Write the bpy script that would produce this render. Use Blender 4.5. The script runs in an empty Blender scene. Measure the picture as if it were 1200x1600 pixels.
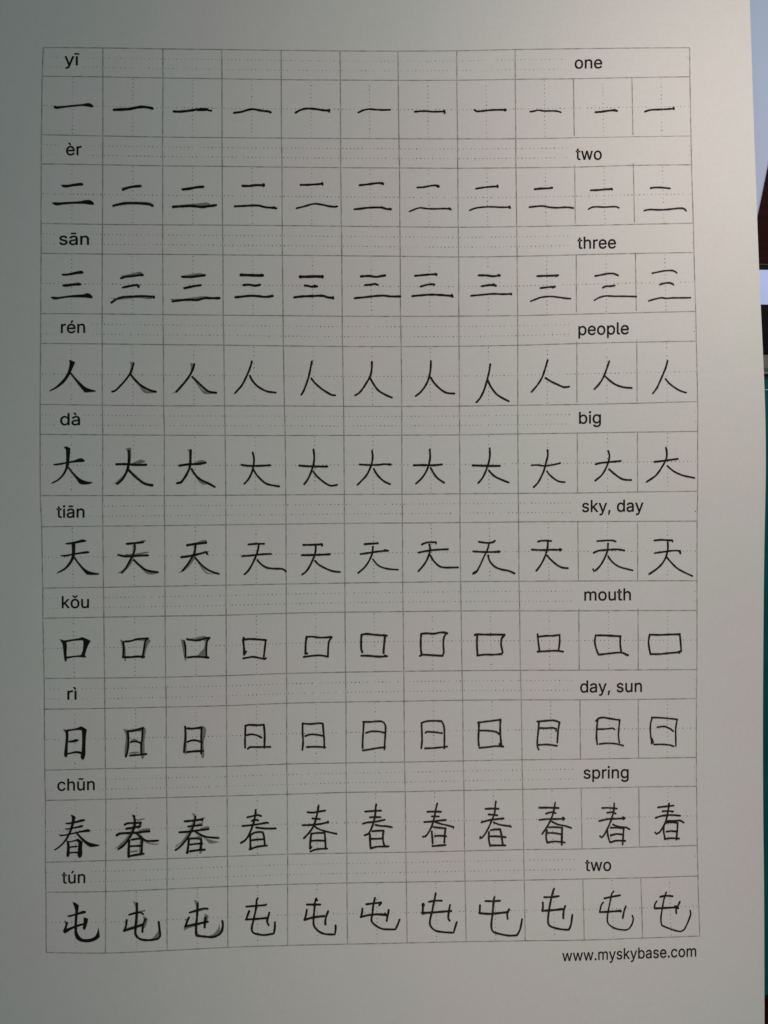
import bpy, math, random, json
from mathutils import Vector, noise
from mathutils.geometry import delaunay_2d_cdt
random.seed(7)
SC = bpy.context.scene
COL = SC.collection

# ---------------------------------------------------------------- camera
PAPER_Z = 0.030                       # the sheet lies about 3 cm above the desk
CAM_Z = PAPER_Z + 0.300
K = 0.141 / 0.300 / 800.0             # ray slope per photo pixel (1200 x 1600)
cam = bpy.data.cameras.new('camera')
cam.sensor_fit = 'VERTICAL'; cam.sensor_height = 24.0
cam.lens = 12.0 / (800 * K)
cam.clip_start = 0.01; cam.clip_end = 20
cam.dof.use_dof = True; cam.dof.focus_distance = 0.298
cam.dof.aperture_fstop = (cam.lens / 1000.0) / 0.0024
co = bpy.data.objects.new('camera', cam); COL.objects.link(co)
co.location = (0, 0, CAM_Z)
SC.camera = co

# ---------------------------------------------------------------- room light, lamps, exposure
w = bpy.data.worlds.new('World'); SC.world = w; w.use_nodes = True
bg = w.node_tree.nodes['Background']
bg.inputs[0].default_value = (0.46, 0.94, 1.0, 1); bg.inputs[1].default_value = 0.088
def lamp(name, loc, power, color, radius):
    l = bpy.data.lights.new(name, 'POINT'); l.energy = power; l.color = color; l.shadow_soft_size = radius
    o = bpy.data.objects.new(name, l); o.location = loc; COL.objects.link(o)
lamp('fill_lamp', (0.052, -0.112, PAPER_Z + 0.182), 0.46, (1.0, 0.835, 0.755), 0.03)  # added lamp near the lower edge, placed only to brighten the sheet
lamp('reading_lamp', (0.111, 0.116, PAPER_Z + 0.124), 0.44, (1.0, 0.87, 0.795), 0.02)
SC.view_settings.view_transform = 'Standard'; SC.view_settings.look = 'None'
SC.view_settings.exposure = 0; SC.view_settings.gamma = 1

# ---------------------------------------------------------------- materials
def mat(name, color, rough=0.6, metallic=0.0, noise=None, bump=None, spec=0.5):
    m = bpy.data.materials.new(name); m.use_nodes = True
    nt = m.node_tree; b = nt.nodes['Principled BSDF']
    b.inputs['Base Color'].default_value = (*color, 1)
    b.inputs['Roughness'].default_value = rough
    b.inputs['Metallic'].default_value = metallic
    b.inputs['Specular IOR Level'].default_value = spec
    tc = nt.nodes.new('ShaderNodeTexCoord')
    if noise:                          # (scale, other colour, stretch)
        n = nt.nodes.new('ShaderNodeTexNoise'); n.inputs['Scale'].default_value = noise[0]
        n.inputs['Detail'].default_value = 5
        mp = nt.nodes.new('ShaderNodeMapping'); mp.inputs['Scale'].default_value = noise[2]
        nt.links.new(tc.outputs['Object'], mp.inputs[0]); nt.links.new(mp.outputs[0], n.inputs['Vector'])
        r = nt.nodes.new('ShaderNodeValToRGB')
        r.color_ramp.elements[0].position = 0.35; r.color_ramp.elements[1].position = 0.65
        r.color_ramp.elements[0].color = (*color, 1); r.color_ramp.elements[1].color = (*noise[1], 1)
        nt.links.new(n.outputs['Fac'], r.inputs[0]); nt.links.new(r.outputs[0], b.inputs['Base Color'])
    if bump:                           # (scale, strength, distance)
        n2 = nt.nodes.new('ShaderNodeTexNoise'); n2.inputs['Scale'].default_value = bump[0]; n2.inputs['Detail'].default_value = 4
        nt.links.new(tc.outputs['Object'], n2.inputs['Vector'])
        bm = nt.nodes.new('ShaderNodeBump'); bm.inputs['Strength'].default_value = bump[1]; bm.inputs['Distance'].default_value = bump[2]
        nt.links.new(n2.outputs['Fac'], bm.inputs['Height']); nt.links.new(bm.outputs[0], b.inputs['Normal'])
    return m

def paper_material():
    m = mat('paper', (0.80, 0.79, 0.77), 0.75, bump=(1400, 0.25, 0.00003), spec=0.25)
    nt = m.node_tree; b = nt.nodes['Principled BSDF']
    tc = nt.nodes.new('ShaderNodeTexCoord')
    mix = None; prev = None
    for sc, a, c in ((14, (0.785, 0.792, 0.78), (0.805, 0.778, 0.782)), (40, (0.97, 1, 0.98), (1, 0.985, 0.99)), (900, (0.975,)*3, (1,)*3)):
        n = nt.nodes.new('ShaderNodeTexNoise'); n.inputs['Scale'].default_value = sc; n.inputs['Detail'].default_value = 3
        nt.links.new(tc.outputs['Object'], n.inputs['Vector'])
        r = nt.nodes.new('ShaderNodeValToRGB')
        r.color_ramp.elements[0].position = 0.36; r.color_ramp.elements[1].position = 0.64
        r.color_ramp.elements[0].color = (*a, 1); r.color_ramp.elements[1].color = (*c, 1)
        nt.links.new(n.outputs['Fac'], r.inputs[0])
        if prev is None: prev = r.outputs[0]
        else:
            mx = nt.nodes.new('ShaderNodeMix'); mx.data_type = 'RGBA'; mx.blend_type = 'MULTIPLY'; mx.inputs[0].default_value = 1
            nt.links.new(prev, mx.inputs[6]); nt.links.new(r.outputs[0], mx.inputs[7]); prev = mx.outputs[2]
    nt.links.new(prev, b.inputs['Base Color'])
    return m

M_PAPER = paper_material()
M_INK = mat('black_pen_ink', (0.006, 0.005, 0.004), 0.55, noise=(900, (0.012, 0.010, 0.009), (1, 1, 1)), spec=0.2)
M_PRINT = mat('black_print', (0.008, 0.008, 0.008), 0.7, spec=0.2)
M_GREY = mat('grey_print', (0.20, 0.20, 0.20), 0.8, noise=(2600, (0.30, 0.30, 0.29), (1, 1, 1)), spec=0.2)
M_LINE = mat('grid_print', (0.29, 0.28, 0.265), 0.8, noise=(420, (0.54, 0.53, 0.51), (1, 1, 1)), spec=0.2)
M_DOT = mat('dot_print', (0.13, 0.125, 0.12), 0.8, noise=(160, (0.40, 0.39, 0.37), (1, 1, 1)), spec=0.2)

# ---------------------------------------------------------------- the shape of the sheet
def bump1(t, c, s): return math.exp(-((t - c) / s) ** 2)
def height(x, y):
    """Height of the gently arched sheet over the desk (metres)."""
    h = PAPER_Z + 0.0036 * bump1(y, 0.020, 0.115) * (0.55 + 0.45 * min(1.0, abs(x) / 0.095))
    h += 0.00050 * noise.noise(Vector((x * 13 + 4.1, y * 11 + 1.7, 0.3))) + 0.00010 * noise.noise(Vector((x * 38 + y * 16, y * 30 - x * 12, 2.3)))
    u = (x * 0.5 + y * 0.86 - 0.062) * 70           # a soft crease across the upper middle
    h += 0.00010 * math.exp(-abs(u) ** 1.5) * bump1(x, -0.02, 0.03)
    h += 0.00025 * math.sin(x * 31 + 1.0) * math.sin(y * 23 + 0.5)
    return h
def P(px, py, lift=0.0):
    """Point of the sheet that the photo shows at pixel (px, py)."""
    sx, sy = (px - 600) * K, (800 - py) * K
    z = PAPER_Z
    for _ in range(6):
        x, y = sx * (CAM_Z - z), sy * (CAM_Z - z)
        z = height(x, y)
    return Vector((sx * (CAM_Z - z), sy * (CAM_Z - z), z + lift))
def D(px, py, z):
    """Point at height z that the photo shows at pixel (px, py)."""
    return Vector(((px - 600) * K * (CAM_Z - z), (800 - py) * K * (CAM_Z - z), z))

def link(name, verts, faces, material, parent=None, smooth=False):
    me = bpy.data.meshes.new(name); me.from_pydata([tuple(v) for v in verts], [], faces); me.update()
    if material: me.materials.append(material)
    if smooth:
        for p in me.polygons: p.use_smooth = True
    o = bpy.data.objects.new(name, me); COL.objects.link(o)
    if parent: o.parent = parent
    return o
def tag(o, **kw):
    for k, v in kw.items(): o[k] = v
    return o

# ---------------------------------------------------------------- desk and the things the sheet lies on
def prism(poly, z0, z1, bev=0.0008):
    """A flat slab with a small bevel round its top, from a counter-clockwise outline [(x, y)]."""
    n = len(poly); cx = sum(p[0] for p in poly) / n; cy = sum(p[1] for p in poly) / n
    def inset(d):
        out = []
        for i in range(n):
            a, b, c = Vector(poly[i - 1]), Vector(poly[i]), Vector(poly[(i + 1) % n])
            e1 = (b - a).normalized(); e2 = (c - b).normalized()
            n1 = Vector((-e1.y, e1.x)); n2 = Vector((-e2.y, e2.x)); m = n1 + n2
            out.append(b + m * (d / max(0.3, m.dot(n1))))
        return out
    rings = [(0, z0), (0, z1 - bev), (bev * .3, z1 - bev * .3), (bev, z1)]
    v = []; f = []
    for d, z in rings: v += [(q.x, q.y, z) for q in inset(d)]
    for r in range(3):
        for i in range(n):
            j = (i + 1) % n; f.append((r * n + i, r * n + j, r * n + n + j, r * n + n + i))
    f.append(tuple(range(3 * n, 4 * n))); f.append(tuple(reversed(range(n))))
    return v, f
def rounded(corners, r, seg=4):
    out = []; n = len(corners)
    for i in range(n):
        a, b, c = Vector(corners[i - 1]), Vector(corners[i]), Vector(corners[(i + 1) % n])
        p = b + (a - b).normalized() * r; q = b + (c - b).normalized() * r
        for k in range(seg + 1):
            t = k / seg; out.append(tuple((1 - t) ** 2 * p + 2 * t * (1 - t) * b + t * t * q))
    return out
def rect_px(x0, y0, x1, y1, z, skew=0.0):
    """Outline at height z whose corners the photo shows at these pixels (counter-clockwise)."""
    return [tuple(D(px, py, z)[:2]) for px, py in ((x0, y1), (x1, y1 + skew), (x1, y0 + skew), (x0, y0))]

M_DESK = mat('dark_red_wood', (0.020, 0.0040, 0.003), 0.6, noise=(60, (0.036, 0.007, 0.005), (1, 12, 1)), bump=(200, 0.2, 0.0002), spec=0.08)
desk = link('desk', *prism([(-.6, -.5), (.7, -.5), (.7, .6), (-.6, .6)], -0.03, 0.0, 0.002), M_DESK)
tag(desk, kind='structure', label='dark reddish brown wooden desk under the sheet and the other things')

M_BLUE = mat('pale_blue_glow_paint', (0.60, 0.76, 1.0), 0.6, noise=(9, (0.60, 0.69, 0.98), (1, 1, 1)), bump=(300, 0.2, 0.0002))  # pale blue brightness in the colour stands in for a surface that glows
A = Vector(D(1150, 506, 0.003)[:2]); B = Vector(D(1298, -215, 0.003)[:2]); e = (B - A).normalized(); nn = Vector((-e.y, e.x))
blue_panel = link('panel', *prism(rounded([tuple(A), tuple(B + e * .02), tuple(B + e * .02 + nn * .16), tuple(A + nn * .16)], 0.003), 0.0002, 0.003, 0.0006), M_BLUE)
tag(blue_panel, label='pale blue glow painted on a folder with a slanted edge, beside the upper right edge of the sheet', category='panel')

# flat dark device with a pale lit screen strip
def device():
    z1 = 0.020
    body = link('tablet', *prism(rounded(rect_px(1060, 408, 1560, 579, z1, 8), 0.004), 0.0002, z1 - 0.0006, 0.0012), mat('grey_metal', (0.16, 0.165, 0.155), 0.5, 0.0, bump=(900, 0.1, 0.0001)))
    tag(body, label='dark flat device with glowing pale lavender screen beside the sheet', category='tablet')
    gl = link('bezel', *prism(rounded(rect_px(1064, 411, 1556, 551, z1, 8), 0.003), z1 - 0.0005, z1, 0.0003), mat('black_glass', (0.002, 0.002, 0.002), 0.4, spec=0.1), body)
    ms = bpy.data.materials.new('lit_screen'); ms.use_nodes = True
    b = ms.node_tree.nodes['Principled BSDF']; b.inputs['Base Color'].default_value = (0.05, 0.05, 0.06, 1)
    b.inputs['Emission Color'].default_value = (0.40, 0.46, 0.86, 1); b.inputs['Emission Strength'].default_value = 0.95
    nt = ms.node_tree; tc = nt.nodes.new('ShaderNodeTexCoord'); n = nt.nodes.new('ShaderNodeTexNoise'); n.inputs['Scale'].default_value = 30
    r = nt.nodes.new('ShaderNodeValToRGB'); r.color_ramp.elements[0].color = (0.33, 0.44, 0.70, 1); r.color_ramp.elements[1].color = (0.50, 0.48, 0.76, 1)
    r.color_ramp.elements[0].position = .4; r.color_ramp.elements[1].position = .6
    nt.links.new(tc.outputs['Object'], n.inputs['Vector']); nt.links.new(n.outputs['Fac'], r.inputs[0]); nt.links.new(r.outputs[0], b.inputs['Emission Color'])
    link('screen', *prism(rect_px(1072, 420, 1548, 474, z1 + .0001, 7), z1 + 0.0001, z1 + 0.0003, 0.0001), ms, body)
device()

# teal notebook that carries the lower half of the sheet
def notebook():
    z1 = PAPER_Z - 0.0012
    M_T = mat('teal_cover', (0.0012, 0.098, 0.108), 0.6, noise=(120, (0.001, 0.080, 0.090), (1, 1, 1)), bump=(1500, 0.35, 0.0001), spec=0.08)
    out = rounded(rect_px(250, 592, 1440, 1556, z1), 0.004)
    nb = link('notebook', *prism(out, z1 - 0.0018, z1, 0.0005), M_T)
    tag(nb, label='teal covered notebook lying under the lower half of the sheet', category='notebook')
    M_E = mat('cream_pages', (0.55, 0.53, 0.46), 0.8, noise=(30, (0.42, 0.40, 0.36), (1, 1, 60)))
    link('page_block', *prism(rounded(rect_px(262, 598, 1432, 1548, z1), 0.003), 0.0021, z1 - 0.0019, 0.0002), M_E, nb)
    link('back_cover', *prism(out, 0.0002, 0.0020, 0.0003), M_T, nb)
    M_R = mat('bright_metal', (0.62, 0.63, 0.60), 0.25, 1.0)
    link('metal_rim', *prism(rect_px(250, 580.5, 1440, 584.5, z1), z1 - 0.003, z1 - 0.0002, 0.0002), M_R, nb)
    link('gap_strip', *prism(rect_px(252, 585, 1438, 591.5, z1), z1 - 0.006, z1 - 0.0014, 0.0002), mat('gap_shade', (0.02, 0.02, 0.02), 0.8, bump=(900, .3, .0001)), nb)  # shade of the gap beside the cover, put in as a near-black strip
    link('piping', *prism(rect_px(254, 608.2, 1436, 610.0, z1), z1 + 0.0001, z1 + 0.0004, 0.0001), mat('pale_thread', (0.30, 0.40, 0.40), 0.5, bump=(900, .3, .0001)), nb)
notebook()

# ---------------------------------------------------------------- the sheet of paper
EDGE = [(-80, 1169), (0, 1171.7), (100, 1174.8), (200, 1178), (300, 1181.7), (400, 1185.2), (475, 1188.5), (540, 1191.7), (600, 1194.4), (640, 1195.8), (700, 1196.8), (750, 1196.6), (800, 1195.4), (860, 1194.2), (920, 1193.4), (1000, 1192.8), (1100, 1192.1), (1160, 1192), (1250, 1192.3), (1400, 1194), (1600, 1194.6), (1680, 1195)]
def edge_x(y):
    for (a, xa), (b, xb) in zip(EDGE, EDGE[1:]):
        if y <= b:
            t = (y - a) / (b - a); t = max(0, t); return xa + (xb - xa) * t
    return EDGE[-1][1]
def esm(y): return sum(edge_x(y + d) for d in (-40, -20, 0, 20, 40)) / 5
NX, NY = 72, 104; TOP, BOT, LEFT = -42, 1641, -22
v = []; f = []
for j in range(NY + 1):
    py = TOP + (BOT - TOP) * j / NY; xr = esm(py)
    for i in range(NX + 1):
        px = LEFT + (xr - LEFT) * i / NX
        q = P(px, py)
        v.append(q)
T = 0.00022; n0 = len(v)
v += [(q[0], q[1], q[2] - T) for q in v]
W1 = NX + 1
for j in range(NY):
    for i in range(NX):
        a = j * W1 + i
        f.append((a, a + W1, a + W1 + 1, a + 1)); f.append((n0 + a, n0 + a + 1, n0 + a + W1 + 1, n0 + a + W1))
def side(a, b):                        # the cut edge has corners of its own, so the shading stays crisp
    k = len(v); v.extend([v[a], v[b], v[n0 + b], v[n0 + a]]); f.append((k, k + 1, k + 2, k + 3))
for i in range(NX):
    side(i, i + 1); side(NY * W1 + i + 1, NY * W1 + i)
for j in range(NY):
    side((j + 1) * W1, j * W1); side(j * W1 + NX, (j + 1) * W1 + NX)
sheet = link('practice_sheet', v, f, M_PAPER, smooth=True)
for p in sheet.data.polygons[2 * NX * NY:]: p.use_smooth = False
tag(sheet, label='white writing practice sheet with printed grid and rows of black pen characters', category='paper')

# ---------------------------------------------------------------- ribbons and filled outlines on the sheet
LV = 0.00004
class Marks:
    def __init__(s, lift): s.v = []; s.f = []; s.lift = lift; s.k = 0
    def step(s): s.k += 1; return s.lift + s.k * 0.000003
    def ribbon(s, pts, wid, cap=True, rough=0.0, soft=True):
        """pts in photo pixels, wid in photo pixels"""
        L = s.step()
        q = [Vector(p) for p in pts]
        if len(q) == 1: q = [q[0], q[0] + Vector((.3, 0))]
        if not soft: pass
        elif len(q) > 2:                     # smooth through the points
            r = []
            for i in range(len(q) - 1):
                p0 = q[max(0, i - 1)]; p1 = q[i]; p2 = q[i + 1]; p3 = q[min(len(q) - 1, i + 2)]
                sharp1 = i > 0 and (p1 - p0).angle(p2 - p1, 0) > 1.0
                sharp2 = i < len(q) - 2 and (p2 - p1).angle(p3 - p2, 0) > 1.0
                if sharp1: p0 = p1
                if sharp2: p3 = p2
                ns = max(1, int((p2 - p1).length / 3))
                for k in range(ns):
                    t = k / ns
                    r.append(0.5 * ((2 * p1) + (p2 - p0) * t + (2 * p0 - 5 * p1 + 4 * p2 - p3) * t * t + (3 * p1 - p0 - 3 * p2 + p3) * t ** 3))
            r.append(q[-1]); q = r
        else:
            ns = max(1, int((q[1] - q[0]).length / 6)); q = [q[0].lerp(q[1], k / ns) for k in range(ns + 1)]
        hw = []; ph = random.uniform(0, 6)
        for i in range(len(q)):
            hw.append(wid / 2 * (1 + rough * (math.sin(i * 1.3 + ph) * .6 + random.uniform(-.6, .6))))
        for i in range(len(q)):
            d = (q[min(i + 1, len(q) - 1)] - q[max(i - 1, 0)])
            d = d.normalized() if d.length > 1e-6 else Vector((1, 0))
            nrm = Vector((-d.y, d.x)) * hw[i]
            s.v += [P(*(q[i] + nrm), L), P(*(q[i] - nrm), L)]
            if i: b = len(s.v) - 4; s.f.append((b, b + 2, b + 3, b + 1))
        if cap:
            for c, h, oth in ((q[0], hw[0], q[1]), (q[-1], hw[-1], q[-2])):
                d = (c - oth).normalized(); a0 = math.atan2(d.y, d.x); b = len(s.v)
                for k in range(7):
                    a = a0 - math.pi / 2 + math.pi * k / 6
                    s.v.append(P(c.x + math.cos(a) * h, c.y + math.sin(a) * h, L))
                s.f.append(tuple(reversed(range(b, b + 7))))
    def fill(s, loops, bold=0.0):
        """filled outlines with holes, in photo pixels"""
        L = s.step(); vs = []; fs = []; loops = [l for l in loops]
        for lp in loops:
            b = len(vs); vs += [Vector(p) for p in lp]; fs.append(list(range(b, b + len(lp))))
        ed = [(l[i], l[(i + 1) % len(l)]) for l in fs for i in range(len(l))]
        r = delaunay_2d_cdt(vs, ed, [], 0, 1e-5)
        b = len(s.v); s.v += [P(p.x, p.y, L) for p in r[0]]
        for t in r[2]:
            c = (r[0][t[0]] + r[0][t[1]] + r[0][t[2]]) / 3; inside = False
            for lp in loops:                       # even-odd rule leaves the holes of letters open
                for i in range(len(lp)):
                    (x1, y1), (x2, y2) = lp[i - 1], lp[i]
                    if (y1 > c.y) != (y2 > c.y) and c.x < (x2 - x1) * (c.y - y1) / (y2 - y1) + x1: inside = not inside
            if inside: s.f.append(tuple(b + i for i in t))
        if bold:                                   # ink spreads a little past the outline
            for lp in loops: s.ribbon(list(lp) + [lp[0]], bold, False, soft=False)
    def make(s, name, m, parent=None):
        # all faces look up
        ff = []
        for t in s.f:
            a, b, c = (Vector(s.v[t[0]]), Vector(s.v[t[1]]), Vector(s.v[t[2]]))
            ff.append(t if (b - a).cross(c - a).z >= 0 else tuple(reversed(t)))
        return link(name, s.v, ff, m, parent or sheet)
def smooth_loop(pts, n=3):
    """Closed outline rounded a little at its soft corners."""
    out = []; N = len(pts)
    for i in range(N):
        p0, p1, p2, p3 = (Vector(pts[(i + k) % N]) for k in (-1, 0, 1, 2))
        if (p1 - p0).length and (p2 - p1).length and (p1 - p0).angle(p2 - p1, 0) > .9: p0 = p1
        if (p3 - p2).length and (p2 - p1).length and (p2 - p1).angle(p3 - p2, 0) > .9: p3 = p2
        for k in range(n):
            t = k / n
            out.append(tuple(0.5 * ((2 * p1) + (p2 - p0) * t + (2 * p0 - 5 * p1 + 4 * p2 - p3) * t * t + (3 * p1 - p0 - 3 * p2 + p3) * t ** 3)))
    return out


# ---------------------------------------------------------------- data: where the print and pen marks stand on the sheet
NODES_TXT = '''68,74.3 161,75 254.5,76.5 347,77.5 439.5,78.8 531.5,79.7 622,80 714,79.5 805,77.5 896,76.3 987,75.2 1077.5,74.6
66.3,119.2 161,120.2 255,122 347,123.2 439.7,124.5 532,125.2 622.5,125.7 714,125.5 805.2,124 896,123.2 987.5,121.3 1078,120
65,210.5 161,212.5 254.3,214.2 347.2,215.1 440,215.8 532.5,216.5 623.5,216.9 715,217 806,216.9 897.3,215.2 989,213.8 1079.7,212.5
64.8,256.2 160.8,257.5 254.5,259.2 347.5,260 441,261.2 532.6,262 624.3,262.5 715.3,263 806.3,262.2 898,261.2 989.5,258.4 1080.5,257.5
64.5,349.2 160.5,350.7 254.5,351.4 348,351.8 441.2,352.5 533.7,353.5 625,354.4 716.2,355 807.5,354.2 899,352.6 991.5,350.6 1083.3,348.7
64.5,395.7 160.1,397 254.5,397.5 348.6,398.3 441.5,399 534.2,399.6 625.5,400.5 716.8,401.5 808.1,400.5 900.5,398.2 992.9,396 1084.3,394.5
64,490 160,490.6 255,491.7 349,492.5 442.5,493.3 535,494.1 626,494.3 717.1,494 808.8,493.2 900.8,491 994.2,488.7 1087,486.5
63.8,536.5 160,537.4 255.5,538.5 350,539.3 443,540.5 535.5,541.4 627,541.6 717.5,541 809,539.5 901.3,536.8 995,534.6 1088,533
63.1,632 160.2,633.1 256.1,634.1 351.2,634.2 444.6,634.3 537,634.9 627.8,635 718,634.5 809.1,633.2 901.5,632 995.5,630 1090,627.3
63,678.7 160.8,679.5 257,680 352,680.3 445.8,680.5 537.5,680.3 627.8,679.9 718.2,679.5 809.2,678 902,676.7 996,675.2 1090,674
63.4,774.4 160.6,774.3 257,774.2 353,773.8 446.8,773.2 538.2,772.6 628.4,772.2 718.9,771.5 810,770.8 902.5,770.3 996.2,768.7 1090,767.5
65.3,823 160.9,822.2 257.5,821.2 353.2,820 447,819 538.4,817.6 629,817.2 718.9,816.5 810.4,815.5 902.8,815 996.2,814.6 1089.3,814.2
67,918.9 162,917.6 258,916 353.3,914.3 447.4,912.5 539,911 629.3,909.8 719.8,908.7 811.1,908.2 904,907.8 996.4,907.5 1089,907.4
67.3,966 162.5,964.3 258.2,962.7 353.5,961.2 447.5,958.2 539.2,956.5 630,955.6 720.6,954.6 812,954.5 904.3,954.4 997,954 1089,953.9
69.2,1060.1 163.6,1059.4 259,1058 353.9,1055.6 448,1052.3 540,1050.3 631,1048.9 721.9,1048 813.2,1047.3 905.1,1047.1 997.2,1046.7 1088.9,1046.2
69.6,1108.2 164.1,1106.8 259.9,1104.7 354.1,1102.6 448.1,1098.8 540.7,1096.8 631.4,1095.6 723,1094.1 814.5,1093.5 906.2,1093.4 997.2,1092.7 1088.2,1091.5
70.1,1203.5 165,1201.1 260,1199.3 354.5,1197.3 448.2,1193.8 541,1192.1 632.2,1190.7 723.9,1188.8 815.8,1187.2 907,1186.2 997.7,1184.7 1088.1,1183.5
71.2,1250.7 165.6,1248.7 260.7,1246.2 355,1243.5 449,1241 541.2,1238.1 633.2,1236.9 725,1235 816.7,1233.3 908,1231.5 998,1229.6 1088.3,1228.5
71.2,1347.3 165.3,1344.7 261.4,1341.7 355.6,1338 449.5,1334.6 542,1333 634.2,1331.6 726,1329.5 818.2,1327.5 909.4,1326.5 999.2,1323.5 1089.4,1321
72,1394.2 165.2,1393 261.2,1389.2 355.9,1385 449.5,1381.8 542.2,1379.6 635,1378.2 726.7,1376.7 819.2,1375.2 910.6,1373.4 1001.2,1371.5 1090.5,1368.7
72.5,1488.2 165,1489.1 261.2,1485.2 356.2,1480.2 449.5,1477.2 543,1475.2 636.2,1473.3 728.5,1471.2 820.7,1470 913,1468.8 1004.2,1465.7 1093.2,1462.5'''
WORDS_TXT = '''yī|101.2,101.9|124.2,102.1
èr|103.7,242.6|127.5,242.6
sān|93,382.5|139,382.7
rén|95.7,520.4|133,520.2
dà|94.5,664.3|125,664.3
tiān|88.7,808.8|132,808.8
kǒu|97,950.2|139,949.9
rì|105.7,1093.2|119.5,1093
chūn|90,1235.6|148,1234.4
tún|97,1380.4|133.2,1379.7
one|898.2,107.4|940.7,106.8
two|899.8,249.8|940,249.6
three|902.5,388.8|962.2,388
people|904,523.7|982.3,522
big|905,662.2|938.7,661.4
sky, day|909.7,800|1005.2,799.2
mouth|913.2,938.4|985.5,937.8
day, sun|906.7,1082|1002.7,1081
spring|912,1216.6|982,1215.8
two|914.5,1360.9|954.7,1360.5
www.myskybase.com|878.7,1502|1087.5,1494.2'''
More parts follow.
